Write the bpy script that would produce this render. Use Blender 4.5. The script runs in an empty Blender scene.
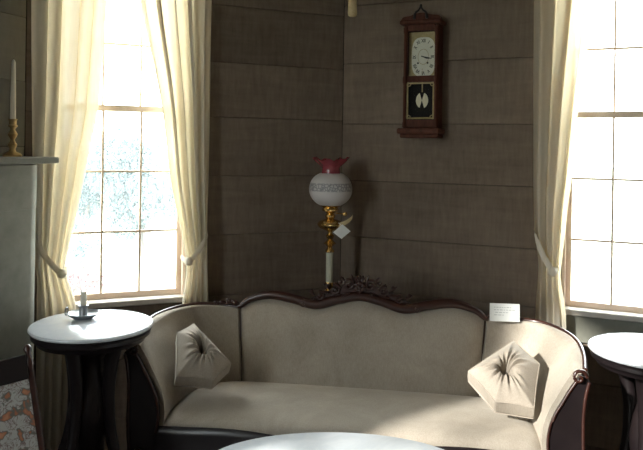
import bpy, bmesh, math, random
from mathutils import Vector, Matrix, Euler
random.seed(7)
sc = bpy.context.scene
COL = sc.collection
R = math.radians

# ------------------------------------------------------------------ camera, sky, sun, exposure
cam_d = bpy.data.cameras.new('camera'); cam = bpy.data.objects.new('camera', cam_d); COL.objects.link(cam)
cam.location = (0, 0, 1.6)
cam.rotation_euler = (Matrix.Rotation(R(90), 3, 'X') @ Matrix.Rotation(0.015, 3, 'Z')).to_euler()
cam_d.sensor_width = 36; cam_d.lens = 36 * 690 / 643
cam_d.shift_y = -78 / 643
cam_d.clip_start = 0.05; cam_d.clip_end = 500
sc.camera = cam

world = bpy.data.worlds.new('hazy_daylight'); sc.world = world; world.use_nodes = True
bg = world.node_tree.nodes['Background']
bg.inputs['Color'].default_value = (0.90, 0.96, 1.0, 1); bg.inputs['Strength'].default_value = 7.5

sun_d = bpy.data.lights.new('sun', 'SUN'); sun = bpy.data.objects.new('sun', sun_d); COL.objects.link(sun)
sun_d.energy = 5.8; sun_d.angle = R(2.0); sun_d.color = (1.0, 0.95, 0.89)
SUN_DIR = Vector((-1.0, -0.70, 0.58))                      # towards the sun
sun.rotation_euler = SUN_DIR.to_track_quat('Z', 'Y').to_euler()
sun.location = (6, 6, 8)

vs = sc.view_settings
vs.view_transform = 'Standard'; vs.look = 'None'; vs.gamma = 1.0; vs.use_curve_mapping = False
vs.exposure = 1.15

# ------------------------------------------------------------------ room layout (metres)
CORNER = Vector((0.122, 4.07, 0)); ROT_L = R(22.7); ROT_R = R(-24.0); ROT_M = R(67.7)
LEN_L, LEN_R = 1.72, 2.25
def wframe(rot, origin):                                   # local x runs left to right, -y points into the room
    return Matrix.Translation(origin) @ Matrix.Rotation(rot, 4, 'Z')
M_L = wframe(ROT_L, CORNER); M_R = wframe(ROT_R, CORNER)
CORNER_L = M_L @ Vector((-LEN_L, 0, 0)); CORNER_R = M_R @ Vector((LEN_R, 0, 0))
M_M = wframe(ROT_M, CORNER_L)
WIN_L = (-1.585, -0.915); WIN_R = (1.235, 1.905); WZ0, WZ1 = 0.775, 2.84
CEIL = 3.2

def portal(M, x0, x1, name):
    d = bpy.data.lights.new(name, 'AREA'); d.shape = 'RECTANGLE'; d.size = x1 - x0; d.size_y = WZ1 - WZ0
    d.cycles.is_portal = True
    o = bpy.data.objects.new(name, d); COL.objects.link(o)
    o.matrix_world = M @ Matrix.Translation(((x0 + x1) / 2, 0.17, (WZ0 + WZ1) / 2)) @ Matrix.Rotation(R(-90), 4, 'X')
P_ML = M_M @ Vector((-1.9, 0, 0)); P_BL = Vector((P_ML.x, -1.1, 0))
P_MR = CORNER_R + Vector((math.cos(R(-69)), math.sin(R(-69)), 0)) * 1.7; P_BR = Vector((P_MR.x, -1.1, 0))
P_BM = (P_BL + P_BR) / 2; WIN_B = (1.25, 2.25)             # one more window, in the side wall left of the camera, lets the sun in
M_B1 = wframe(math.pi / 2, P_BL)
for M_, W_ in ((M_L, WIN_L), (M_R, WIN_R), (M_B1, WIN_B)): portal(M_, *W_, 'window_portal')

# ------------------------------------------------------------------ materials
def nt_new(name):
    m = bpy.data.materials.new(name); m.use_nodes = True
    nt = m.node_tree; b = nt.nodes['Principled BSDF']; return m, nt, b
def ramp(nt, stops, fac):
    r = nt.nodes.new('ShaderNodeValToRGB'); e = r.color_ramp.elements
    while len(e) < len(stops): e.new(0.5)
    for i, (p, c) in enumerate(stops): e[i].position = p; e[i].color = (*c, 1)
    nt.links.new(fac, r.inputs['Fac']); return r.outputs['Color']
def coords(nt, scale=(1, 1, 1), kind='Object'):
    tc = nt.nodes.new('ShaderNodeTexCoord'); mp = nt.nodes.new('ShaderNodeMapping')
    mp.inputs['Scale'].default_value = scale
    nt.links.new(tc.outputs[kind], mp.inputs['Vector']); return mp.outputs['Vector']
def noise(nt, vec, scale, detail=4, rough=0.55, dist=0.0):
    n = nt.nodes.new('ShaderNodeTexNoise'); n.inputs['Scale'].default_value = scale
    n.inputs['Detail'].default_value = detail; n.inputs['Roughness'].default_value = rough
    n.inputs['Distortion'].default_value = dist
    nt.links.new(vec, n.inputs['Vector']); return n.outputs['Fac']
def bump(nt, b, h, strength, dist=0.005):
    n = nt.nodes.new('ShaderNodeBump'); n.inputs['Strength'].default_value = strength; n.inputs['Distance'].default_value = dist
    nt.links.new(h, n.inputs['Height']); nt.links.new(n.outputs['Normal'], b.inputs['Normal'])
def mixc(nt, fac, a, b_, mode='MIX'):
    n = nt.nodes.new('ShaderNodeMix'); n.data_type = 'RGBA'; n.blend_type = mode
    for sock, val in ((n.inputs[0], fac), (n.inputs[6], a), (n.inputs[7], b_)):
        if isinstance(val, (int, float)): sock.default_value = val
        elif isinstance(val, tuple): sock.default_value = (*val, 1)
        else: nt.links.new(val, sock)
    return n.outputs[2]
def simple(name, c1, c2=None, rough=0.5, metal=0.0, scale=8, stretch=(1, 1, 1), bmp=0.0, coat=0.0, spec=0.5):
    m, nt, b = nt_new(name)
    f = noise(nt, coords(nt, stretch), scale, 5, 0.6)
    nt.links.new(ramp(nt, [(0.3, c1), (0.7, c2 or tuple(x * 0.8 for x in c1))], f), b.inputs['Base Color'])
    b.inputs['Roughness'].default_value = rough; b.inputs['Metallic'].default_value = metal
    b.inputs['Coat Weight'].default_value = coat; b.inputs['Specular IOR Level'].default_value = spec
    b.inputs['Coat Roughness'].default_value = 0.15
    if bmp: bump(nt, b, f, bmp)
    return m

def plank_mat(name, dark, light, tint):
    m, nt, b = nt_new(name)
    oi = nt.nodes.new('ShaderNodeObjectInfo')
    add = nt.nodes.new('ShaderNodeVectorMath'); add.operation = 'ADD'
    sc_ = nt.nodes.new('ShaderNodeVectorMath'); sc_.operation = 'SCALE'
    comb = nt.nodes.new('ShaderNodeCombineXYZ')
    for k in range(3): nt.links.new(oi.outputs['Random'], comb.inputs[k])
    nt.links.new(comb.outputs[0], sc_.inputs[0]); sc_.inputs['Scale'].default_value = 37.0
    nt.links.new(coords(nt, (1, 1, 1)), add.inputs[0]); nt.links.new(sc_.outputs[0], add.inputs[1])
    mp = nt.nodes.new('ShaderNodeMapping'); mp.inputs['Scale'].default_value = (1.2, 1, 9)
    nt.links.new(add.outputs[0], mp.inputs['Vector'])
    mp2 = nt.nodes.new('ShaderNodeMapping'); mp2.inputs['Scale'].default_value = (14, 1, 2.2)
    nt.links.new(add.outputs[0], mp2.inputs['Vector'])
    g = noise(nt, mp.outputs[0], 3, 6, 0.65, 0.6)          # grain along the board
    s = noise(nt, mp2.outputs[0], 3.2, 5, 0.7)             # worn vertical streaks of the old covering
    big = noise(nt, add.outputs[0], 1.6, 3)
    c = ramp(nt, [(0.28, dark), (0.72, light)], g)
    c = mixc(nt, 0.55, c, ramp(nt, [(0.3, dark), (0.7, light)], s))
    c = mixc(nt, 0.45, c, ramp(nt, [(0.35, tint), (0.7, light)], big))
    v = nt.nodes.new('ShaderNodeMapRange'); v.inputs[3].default_value = 0.84; v.inputs[4].default_value = 1.10
    nt.links.new(oi.outputs['Random'], v.inputs[0])
    h = nt.nodes.new('ShaderNodeHueSaturation'); nt.links.new(v.outputs[0], h.inputs['Value']); nt.links.new(c, h.inputs['Color'])
    nt.links.new(h.outputs[0], b.inputs['Base Color'])
    b.inputs['Roughness'].default_value = 0.85; b.inputs['Specular IOR Level'].default_value = 0.15
    bump(nt, b, mixc(nt, 0.5, g, s), 0.25, 0.004)
    return m
PLANK = plank_mat('weathered_board', (0.088, 0.066, 0.048), (0.265, 0.206, 0.157), (0.145, 0.110, 0.083))
PLANK_M = plank_mat('grey_green_board', (0.13, 0.12, 0.09), (0.22, 0.205, 0.16), (0.17, 0.155, 0.12))
BACKING = simple('dark_gap', (0.02, 0.016, 0.012), rough=0.95)
PAINT = simple('old_cream_paint', (0.82, 0.66, 0.52), (0.76, 0.58, 0.44), rough=0.5, scale=20)
SILLP = simple('grey_sill_paint', (0.62, 0.58, 0.52), (0.52, 0.47, 0.42), rough=0.55, scale=15)
MANTEL = simple('grey_green_paint', (0.26, 0.26, 0.215), (0.19, 0.19, 0.155), rough=0.6, scale=12, bmp=0.1)
CEILM = simple('ceiling_boards_paint', (0.30, 0.26, 0.22), (0.24, 0.21, 0.18), rough=0.9, scale=4)
FLOORM = simple('dark_floor', (0.035, 0.026, 0.024), (0.02, 0.016, 0.016), rough=0.45, scale=5, stretch=(1, 8, 1))
WOOD = simple('mahogany', (0.050, 0.016, 0.010), (0.022, 0.008, 0.006), rough=0.32, scale=9, stretch=(1, 1, 5), coat=0.25)
WOODC = simple('clock_walnut', (0.115, 0.042, 0.026), (0.065, 0.024, 0.015), rough=0.65, scale=14, stretch=(4, 4, 1), spec=0.15)
BLACKW = simple('near_black_wood', (0.014, 0.009, 0.009), (0.009, 0.006, 0.007), rough=0.4, scale=8, coat=0.1)
BRASS = simple('brass', (0.86, 0.60, 0.24), (0.70, 0.46, 0.17), rough=0.22, metal=1.0, scale=30)
OLDBRASS = simple('old_brass', (0.52, 0.38, 0.19), (0.38, 0.27, 0.13), rough=0.36, metal=1.0, scale=30)
ONYX = simple('pale_onyx', (0.62, 0.60, 0.47), (0.46, 0.48, 0.38), rough=0.25, scale=18, stretch=(1, 1, 0.4))
WAX = simple('candle_wax', (0.80, 0.76, 0.64), (0.76, 0.71, 0.58), rough=0.5, scale=6)
PAPER = simple('white_card', (0.80, 0.82, 0.80), (0.76, 0.78, 0.77), rough=0.8, scale=20)
INK = simple('faded_ink', (0.50, 0.52, 0.53), rough=0.9)
PEWTER = simple('pewter', (0.36, 0.38, 0.40), (0.26, 0.28, 0.30), rough=0.35, metal=0.7, scale=20)
CREAM = simple('cream_silk', (0.62, 0.50, 0.30), (0.50, 0.38, 0.2), rough=0.7, scale=40)
GOLDP = simple('gilt_pattern', (0.45, 0.36, 0.17), (0.30, 0.23, 0.10), rough=0.5, metal=0.15, scale=60)
DARKGL = simple('dark_glass_back', (0.022, 0.019, 0.016), rough=0.9, spec=0.05)
DIALM = simple('dial_enamel', (0.70, 0.69, 0.60), (0.62, 0.61, 0.52), rough=0.4, scale=25)
BOBM = simple('silvered_bob', (0.80, 0.74, 0.52), (0.70, 0.64, 0.44), rough=0.4, scale=30)
BLACKP = simple('black_paint', (0.02, 0.02, 0.02), rough=0.5)
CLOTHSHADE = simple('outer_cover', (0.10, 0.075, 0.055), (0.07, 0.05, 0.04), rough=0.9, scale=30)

def marble():
    m, nt, b = nt_new('white_marble')
    v = coords(nt)
    f = noise(nt, v, 6, 8, 0.65, 1.5)
    nt.links.new(ramp(nt, [(0.35, (0.74, 0.77, 0.79)), (0.55, (0.66, 0.70, 0.74)), (0.66, (0.72, 0.75, 0.78))], f), b.inputs['Base Color'])
    b.inputs['Roughness'].default_value = 0.22; b.inputs['Coat Weight'].default_value = 0.2
    return m
MARBLE = marble()

def velvet(name, c1, c2, c3):
    m, nt, b = nt_new(name)
    v = coords(nt)
    big = noise(nt, v, 5, 5, 0.6, 0.8); fine = noise(nt, v, 260, 2, 0.5)
    weave = noise(nt, coords(nt, (60, 60, 9)), 3, 4, 0.6)
    c = ramp(nt, [(0.3, c1), (0.7, c2)], big)
    c = mixc(nt, 0.35, c, ramp(nt, [(0.3, c3), (0.7, c2)], weave))
    c = mixc(nt, 0.12, c, ramp(nt, [(0.35, (0.1, 0.08, 0.06)), (0.65, c2)], fine))
    nt.links.new(c, b.inputs['Base Color'])
    b.inputs['Roughness'].default_value = 0.85; b.inputs['Specular IOR Level'].default_value = 0.2
    b.inputs['Sheen Weight'].default_value = 0.35; b.inputs['Sheen Roughness'].default_value = 0.4
    b.inputs['Sheen Tint'].default_value = (0.9, 0.85, 0.75, 1)
    bump(nt, b, fine, 0.25, 0.002)
    return m
VELVET = velvet('beige_velvet', (0.300, 0.260, 0.210), (0.455, 0.402, 0.335), (0.25, 0.212, 0.168))
CUSH = velvet('cushion_velvet', (0.31, 0.265, 0.215), (0.41, 0.357, 0.295), (0.25, 0.21, 0.168))

def curtain_mat(name, thin, gauze):
    m = bpy.data.materials.new(name); m.use_nodes = True; nt = m.node_tree; nt.nodes.clear()
    out = nt.nodes.new('ShaderNodeOutputMaterial')
    v = coords(nt, (30, 30, 2)); f = noise(nt, v, 4, 4)
    c = ramp(nt, [(0.3, (0.76, 0.71, 0.60)), (0.7, (0.83, 0.785, 0.68))], f)
    d = nt.nodes.new('ShaderNodeBsdfDiffuse'); t = nt.nodes.new('ShaderNodeBsdfTranslucent'); tr = nt.nodes.new('ShaderNodeBsdfTransparent')
    nt.links.new(c, d.inputs['Color'])
    t.inputs['Color'].default_value = (0.82, 0.69, 0.47, 1)
    m1 = nt.nodes.new('ShaderNodeMixShader'); m1.inputs[0].default_value = thin
    nt.links.new(d.outputs[0], m1.inputs[1]); nt.links.new(t.outputs[0], m1.inputs[2])
    m2 = nt.nodes.new('ShaderNodeMixShader'); m2.inputs[0].default_value = gauze
    nt.links.new(m1.outputs[0], m2.inputs[1]); nt.links.new(tr.outputs[0], m2.inputs[2])
    nt.links.new(m2.outputs[0], out.inputs['Surface'])
    return m
CURT = curtain_mat('cream_curtain', 0.23, 0.012); CURT_LIT = curtain_mat('sunlit_cream_curtain', 0.48, 0.035)  # right curtain's copy is more see-through, putting its sunlit brightness into the cloth

def pane_mat(name, tint, veil, rough=0.03, refl=0.035):
    m = bpy.data.materials.new(name); m.use_nodes = True; nt = m.node_tree; nt.nodes.clear()
    out = nt.nodes.new('ShaderNodeOutputMaterial')
    tr = nt.nodes.new('ShaderNodeBsdfTransparent'); tr.inputs['Color'].default_value = (*tint, 1)
    gl = nt.nodes.new('ShaderNodeBsdfGlossy'); gl.inputs['Roughness'].default_value = rough
    tl = nt.nodes.new('ShaderNodeBsdfTranslucent'); tl.inputs['Color'].default_value = (0.9, 0.93, 0.95, 1)
    lw = nt.nodes.new('ShaderNodeLayerWeight'); lw.inputs['Blend'].default_value = 0.5
    pw = nt.nodes.new('ShaderNodeMath'); pw.operation = 'POWER'; pw.inputs[1].default_value = 5.0
    fr = nt.nodes.new('ShaderNodeMath'); fr.operation = 'MULTIPLY_ADD'; fr.inputs[1].default_value = 0.9; fr.inputs[2].default_value = refl
    nt.links.new(lw.outputs['Facing'], pw.inputs[0]); nt.links.new(pw.outputs[0], fr.inputs[0])
    a = nt.nodes.new('ShaderNodeMixShader'); a.inputs[0].default_value = veil  # translucent share whitens the panes, standing in for glare around the windows
    nt.links.new(tr.outputs[0], a.inputs[1]); nt.links.new(tl.outputs[0], a.inputs[2])
    s = nt.nodes.new('ShaderNodeMixShader'); nt.links.new(fr.outputs[0], s.inputs[0])
    nt.links.new(a.outputs[0], s.inputs[1]); nt.links.new(gl.outputs[0], s.inputs[2])
    nt.links.new(s.outputs[0], out.inputs['Surface'])
    return m
GLASS = pane_mat('old_window_glass', (0.97, 0.985, 0.98), 0.03)
CLOCKGLASS = pane_mat('clock_glass', (0.97, 0.97, 0.95), 0.0, 0.5, 0.003)

def globe_mat():
    m, nt, b = nt_new('frosted_globe')
    tc = nt.nodes.new('ShaderNodeTexCoord'); sp = nt.nodes.new('ShaderNodeSeparateXYZ')
    nt.links.new(tc.outputs['Object'], sp.inputs[0])
    band = ramp(nt, [(0.0, (0, 0, 0)), (0.44, (0, 0, 0)), (0.47, (1, 1, 1)), (0.66, (1, 1, 1)), (0.69, (0, 0, 0))],
                _map(nt, sp.outputs['Z'], -0.1, 0.1))
    vo = nt.nodes.new('ShaderNodeTexVoronoi'); vo.inputs['Scale'].default_value = 58; vo.feature = 'DISTANCE_TO_EDGE'
    nt.links.new(tc.outputs['Object'], vo.inputs['Vector'])
    pat = ramp(nt, [(0.05, (0.9, 0.9, 0.9)), (0.22, (0.15, 0.15, 0.15))], vo.outputs['Distance'])
    fac = mixc(nt, 1.0, band, pat, 'MULTIPLY')
    nt.links.new(mixc(nt, fac, (0.60, 0.57, 0.56), (0.22, 0.22, 0.23)), b.inputs['Base Color'])
    b.inputs['Roughness'].default_value = 0.45
    return m
def _map(nt, v, a, b_):
    n = nt.nodes.new('ShaderNodeMapRange'); n.inputs[1].default_value = a; n.inputs[2].default_value = b_
    nt.links.new(v, n.inputs[0]); return n.outputs[0]
GLOBE = globe_mat()
RUBY = simple('cranberry_glass', (0.30, 0.055, 0.07), (0.22, 0.035, 0.045), rough=0.25, scale=12, coat=0.4)

def floral():
    m, nt, b = nt_new('floral_needlepoint')
    v0 = coords(nt); nz = nt.nodes.new('ShaderNodeTexNoise'); nz.inputs['Scale'].default_value = 38
    nt.links.new(v0, nz.inputs['Vector'])
    mv = nt.nodes.new('ShaderNodeVectorMath'); mv.operation = 'MULTIPLY_ADD'; mv.inputs[1].default_value = (0.014, 0.014, 0.014)
    nt.links.new(nz.outputs['Color'], mv.inputs[0]); nt.links.new(v0, mv.inputs[2]); v = mv.outputs[0]
    sc1 = noise(nt, v, 24, 3, 0.5, 2.2)
    base = ramp(nt, [(0.44, (0.42, 0.42, 0.40)), (0.49, (0.16, 0.10, 0.09)), (0.53, (0.40, 0.40, 0.38))], sc1)
    fl = noise(nt, v, 21, 2, 0.45)                          # irregular sprays: dark leaves round rust-coloured blossoms
    gate = ramp(nt, [(0.525, (0, 0, 0)), (0.545, (1, 1, 1))], fl)
    spray = ramp(nt, [(0.53, (0.15, 0.16, 0.14)), (0.57, (0.15, 0.13, 0.11)), (0.595, (0.36, 0.14, 0.075)), (0.67, (0.48, 0.22, 0.12))], fl)
    c = mixc(nt, gate, base, spray)
    nt.links.new(c, b.inputs['Base Color']); b.inputs['Roughness'].default_value = 0.9
    bump(nt, b, noise(nt, v, 300, 1), 0.3, 0.002)
    return m
FLORAL = floral()
def leaf_mat(name, c1, c2):
    m, nt, b = nt_new(name)
    f = noise(nt, coords(nt), 1.5, 3)
    nt.links.new(ramp(nt, [(0.3, c1), (0.7, c2)], f), b.inputs['Base Color']); b.inputs['Roughness'].default_value = 0.7
    return m
LEAF = leaf_mat('hazy_foliage', (0.085, 0.125, 0.135), (0.12, 0.16, 0.17))  # bluish veil of haze and flare put into the leaf colour
LEAF2 = leaf_mat('pink_blossom', (0.15, 0.065, 0.07), (0.20, 0.09, 0.09))
BARK = simple('bark', (0.20, 0.17, 0.15), rough=0.9, scale=10)
LAWN = simple('pale_lawn', (0.42, 0.45, 0.36), (0.36, 0.40, 0.30), rough=0.95, scale=2)

# ------------------------------------------------------------------ mesh helpers
class MB:
    def __init__(s): s.v = []; s.f = []
    def add(s, vs, fs):
        o = len(s.v); s.v += [tuple(p) for p in vs]; s.f += [tuple(i + o for i in q) for q in fs]; return s
    def box(s, x0, x1, y0, y1, z0, z1, c=0.0):
        if c <= 0:
            vs = [(x, y, z) for z in (z0, z1) for y in (y0, y1) for x in (x0, x1)]
            return s.add(vs, [(0, 2, 3, 1), (4, 5, 7, 6), (0, 1, 5, 4), (2, 6, 7, 3), (0, 4, 6, 2), (1, 3, 7, 5)])
        bm = bmesh.new(); bmesh.ops.create_cube(bm, size=1)
        bmesh.ops.scale(bm, vec=(x1 - x0, y1 - y0, z1 - z0), verts=bm.verts)
        bmesh.ops.translate(bm, vec=((x0 + x1) / 2, (y0 + y1) / 2, (z0 + z1) / 2), verts=bm.verts)
        bmesh.ops.bevel(bm, geom=bm.edges[:], offset=c, segments=1, affect='EDGES', profile=0.5)
        s.bm(bm); return s
    def bm(s, bm):
        bm.verts.index_update()
        s.add([v.co[:] for v in bm.verts], [[v.index for v in f.verts] for f in bm.faces]); bm.free(); return s
    def grid(s, rows, close_u=False, close_v=False):
        n = len(rows[0]); m = len(rows)
        vs = [p for r in rows for p in r]; fs = []
        for i in range(m if close_v else m - 1):
            for j in range(n if close_u else n - 1):
                a, b = i, (i + 1) % m; c, d = j, (j + 1) % n
                fs.append((a * n + c, a * n + d, b * n + d, b * n + c))
        return s.add(vs, fs)
    def lathe(s, prof, n=24, c=(0, 0, 0), mod=None):
        rows = []
        for r, z in prof:
            row = []
            for k in range(n):
                a = 2 * math.pi * k / n; rr, zz = (r, z) if mod is None else mod(r, z, a)
                row.append((c[0] + rr * math.cos(a), c[1] + rr * math.sin(a), c[2] + zz))
            rows.append(row)
        return s.grid(rows, close_u=True)
    def tube(s, path, rad, n=10, flat=1.0, up=Vector((0, 0, 1)), cap=True):
        P = [Vector(p) for p in path]; m = len(P); rows = []
        for i, p in enumerate(P):
            t = (P[min(i + 1, m - 1)] - P[max(i - 1, 0)]).normalized()
            u = up if abs(t.dot(up)) < 0.95 else Vector((0, 1, 0))
            a = t.cross(u).normalized(); b = a.cross(t).normalized()
            r = rad[i] if isinstance(rad, (list, tuple)) else rad
            rows.append([p + a * math.cos(q) * r * flat + b * math.sin(q) * r for q in (2 * math.pi * k / n for k in range(n))])
        o = len(s.v); s.grid(rows, close_u=True)
        if cap:
            s.f.append(tuple(o + k for k in range(n))); s.f.append(tuple(o + (m - 1) * n + k for k in reversed(range(n))))
        return s
    def prism(s, outline, y0, y1):                         # x-z outline pushed along y
        n = len(outline)
        vs = [(x, y0, z) for x, z in outline] + [(x, y1, z) for x, z in outline]
        fs = [tuple(range(n)), tuple(reversed(range(n, 2 * n)))] + [(i, i + n, (i + 1) % n + n, (i + 1) % n) for i in range(n)]
        return s.add(vs, fs)
    def ball(s, c, r, seg=8, rings=6, rot=None):
        rx, ry, rz = r if isinstance(r, tuple) else (r, r, r); rows = []
        for i in range(rings + 1):
            th = math.pi * i / rings; row = []
            for k in range(seg):
                a = 2 * math.pi * k / seg
                p = Vector((rx * math.sin(th) * math.cos(a), ry * math.sin(th) * math.sin(a), rz * math.cos(th)))
                if rot is not None: p = rot @ p
                row.append(Vector(c) + p)
            rows.append(row)
        return s.grid(rows, close_u=True)
    def build(s, name, mat, parent=None, smooth=40, sub=0):
        me = bpy.data.meshes.new(name); me.from_pydata([tuple(p) for p in s.v], [], s.f)
        bm = bmesh.new(); bm.from_mesh(me)
        bmesh.ops.remove_doubles(bm, verts=bm.verts, dist=1e-6)
        bmesh.ops.recalc_face_normals(bm, faces=bm.faces); bm.to_mesh(me); bm.free()
        me.materials.append(mat)
        if smooth:
            me.shade_smooth(); me.set_sharp_from_angle(angle=R(smooth))
        o = bpy.data.objects.new(name, me); COL.objects.link(o)
        if parent is not None: o.parent = parent
        if sub:
            md = o.modifiers.new('smooth', 'SUBSURF'); md.levels = sub; md.render_levels = sub
        return o
def lerp(a, b, t): return a + (b - a) * t
def interp(pts, t):                                        # smooth (Catmull-Rom) through points given as (t, values...)
    if t <= pts[0][0]: return pts[0][1:]
    if t >= pts[-1][0]: return pts[-1][1:]
    for i in range(len(pts) - 1):
        if pts[i][0] <= t <= pts[i + 1][0]:
            u = (t - pts[i][0]) / (pts[i + 1][0] - pts[i][0])
            p0 = pts[max(i - 1, 0)]; p1 = pts[i]; p2 = pts[i + 1]; p3 = pts[min(i + 2, len(pts) - 1)]
            res = []
            for k in range(1, len(p1)):
                h = p2[0] - p1[0]
                m1 = (p2[k] - p0[k]) / max(p2[0] - p0[0], 1e-9) * h; m2 = (p3[k] - p1[k]) / max(p3[0] - p1[0], 1e-9) * h
                res.append((2*u**3 - 3*u*u + 1) * p1[k] + (u**3 - 2*u*u + u) * m1 + (-2*u**3 + 3*u*u) * p2[k] + (u**3 - u*u) * m2)
            return tuple(res)
def spline(pts, n): 
    q = [(i, *p) for i, p in enumerate(pts)]
    return [interp(q, (len(pts) - 1) * k / (n - 1)) for k in range(n)]
def empty(name, M):
    o = bpy.data.objects.new(name, None); COL.objects.link(o); o.empty_display_size = 0.1
    o.matrix_world = M if isinstance(M, Matrix) else Matrix.Translation(M); return o
def tag(o, label, cat, group=None):
    o['label'] = label; o['category'] = cat
    if group: o['group'] = group
    return o
def struct(o): o['kind'] = 'structure'; return o
def place(o, M): o.matrix_world = M; return o
def copy_tree(o, parent=None):
    c = o.copy(); COL.objects.link(c); c.parent = parent
    for ch in list(o.children): copy_tree(ch, c)
    return c

# ------------------------------------------------------------------ the shell of the room
PTS = [CORNER_L, CORNER, CORNER_R]
outline = [P_BL, P_ML, CORNER_L, CORNER, CORNER_R, P_MR, P_BR]
def slab(name, z0, z1, mat, grow=0.16):
    c = sum(outline, Vector()) / len(outline); mb = MB(); n = len(outline)
    q = [(p - c) * (1 + grow / (p - c).length) + c for p in outline]
    vs = [(p.x, p.y, z0) for p in q] + [(p.x, p.y, z1) for p in q]
    mb.add(vs, [tuple(range(n)), tuple(range(n, 2 * n))] + [(i, (i + 1) % n, (i + 1) % n + n, i + n) for i in range(n)])
    return struct(mb.build(name, mat, smooth=0))
slab('floor', -0.06, 0.0, FLOORM)
slab('ceiling', CEIL, CEIL + 0.06, CEILM)

def board_wall(name, M, x0, x1, seams, mat, win=None):
    mb = MB(); T0, T1 = 0.016, 0.15; b0, b1 = x0, x1; x0 -= 0.055; x1 += 0.055   # backing laps round the corners
    if win is None: mb.box(x0, x1, T0, T1, 0, CEIL)
    else:
        mb.box(x0, win[0], T0, T1, 0, CEIL); mb.box(win[1], x1, T0, T1, 0, CEIL)
        mb.box(win[0], win[1], T0, T1, 0, WZ0); mb.box(win[0], win[1], T0, T1, WZ1, CEIL)
    w = struct(mb.build(name, BACKING, smooth=0)); w.matrix_world = M; x0, x1 = b0, b1
    for z0, z1 in zip(seams[:-1], seams[1:]):
        spans = [(x0, x1)]
        if win is not None and z1 > WZ0 + 0.01 and z0 < WZ1 - 0.01:
            spans = [(x0, win[0]), (win[1], x1)]
        for a, b in spans:
            if b - a < 0.02: continue
            y = random.uniform(-0.003, 0.002)
            p = MB().box(a + 0.0015, b - 0.0015, y, 0.0165, z0 + 0.001, z1 - 0.001, 0.0022).build('board', mat, w, smooth=0)
    return w
SEAM_L = [0, 0.18, 0.48, 0.775, 1.11, 1.433, 1.756, 2.057, 2.37, 2.70, 3.0, CEIL]
SEAM_R = [0, 0.10, 0.42, 0.775, 1.08, 1.407, 1.737, 2.09, 2.43, 2.76, 3.08, CEIL]
SEAM_M = [0, 0.3, 0.62, 0.95, 1.27, 1.58, 1.90, 2.215, 2.55, 2.88, CEIL]
board_wall('wall_left', M_L, -LEN_L, 0, SEAM_L, PLANK, WIN_L)
board_wall('wall_right', M_R, 0, LEN_R, SEAM_R, PLANK, WIN_R)
board_wall('wall_fireplace', M_M, -1.9, 0, SEAM_M, PLANK_M)
def plain_wall(name, a, b, win=None):
    d = b - a; L = d.length; rot = math.atan2(d.y, d.x)
    board_wall(name, Matrix.Translation(a) @ Matrix.Rotation(rot, 4, 'Z'), 0, L, [0, 0.4, 0.775, 1.3, 1.8, 2.3, 2.84, CEIL], PLANK, win)
plain_wall('wall_side_left', P_BL, P_ML, WIN_B)
plain_wall('wall_side_right', CORNER_R, P_MR)
plain_wall('wall_far_right', P_MR, P_BR)
plain_wall('wall_back', P_BR, P_BL)

# ------------------------------------------------------------------ windows, nine panes over nine
def window(name, M, win):
    xc = (win[0] + win[1]) / 2; W = win[1] - win[0]; hw = W / 2
    e = struct(empty(name, M @ Matrix.Translation((xc, 0, WZ0))))
    H = WZ1 - WZ0
    for s in (-1, 1):                                       # jambs
        x = s * (hw - 0.009); MB().box(x - 0.009, x + 0.009, -0.006, 0.15, 0, H, 0.002).build('jamb', PAINT, e, smooth=0)
    MB().box(-hw, hw, -0.006, 0.15, H - 0.02, H, 0.002).build('head', PAINT, e, smooth=0)
    MB().box(-hw - 0.04, hw + 0.04, -0.045, 0.17, -0.012, 0.018, 0.005).build('sill', SILLP, e)
    MB().box(-hw - 0.02, hw + 0.02, -0.022, -0.004, -0.09 if name == 'window_1' else -0.15, -0.012, 0.004).build('apron', PLANK if name == 'window_1' else MANTEL, e)
    RAIL = 1.787 - WZ0
    def sash(nm, y0, y1, z0, z1, bot, top):
        mb = MB(); a = hw - 0.018; st = 0.026
        mb.box(-a, -a + st, y0, y1, z0, z1); mb.box(a - st, a, y0, y1, z0, z1)
        mb.box(-a + st, a - st, y0, y1, z0, z0 + bot); mb.box(-a + st, a - st, y0, y1, z1 - top, z1)
        so = mb.build(nm, PAINT, e, smooth=0)
        xi0, xi1 = -a + st, a - st; zi0, zi1 = z0 + bot, z1 - top
        pw = (xi1 - xi0) / 3; ph = (zi1 - zi0) / 3; ym = (y0 + y1) / 2
        for k in (1, 2):
            x = xi0 + pw * k; MB().prism([(x - 0.0055, zi0), (x + 0.0055, zi0), (x + 0.0055, zi1), (x - 0.0055, zi1)], y0 + 0.004, y1 - 0.006).build('muntin', PAINT, so, smooth=0)
            z = zi0 + ph * k; MB().prism([(xi0, z - 0.0055), (xi1, z - 0.0055), (xi1, z + 0.0055), (xi0, z + 0.0055)], y0 + 0.005, y1 - 0.007).build('muntin', PAINT, so, smooth=0)
        for i in range(3):
            for j in range(3):
                g = 0.005
                MB().box(xi0 + pw * i + (g if i else 0), xi0 + pw * (i + 1) - (g if i < 2 else 0), ym - 0.0015, ym + 0.0015,
                         zi0 + ph * j + (g if j else 0), zi0 + ph * (j + 1) - (g if j < 2 else 0)).build('pane', GLASS, so, smooth=0)
    sash('lower_sash', 0.035, 0.068, 0.018, RAIL + 0.016, 0.030, 0.030)
    sash('upper_sash', 0.072, 0.105, RAIL - 0.016, H - 0.02, 0.030, 0.035)
    return e
window('window_1', M_L, WIN_L); window('window_2', M_R, WIN_R)
window('window_3', M_B1, WIN_B)

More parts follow.
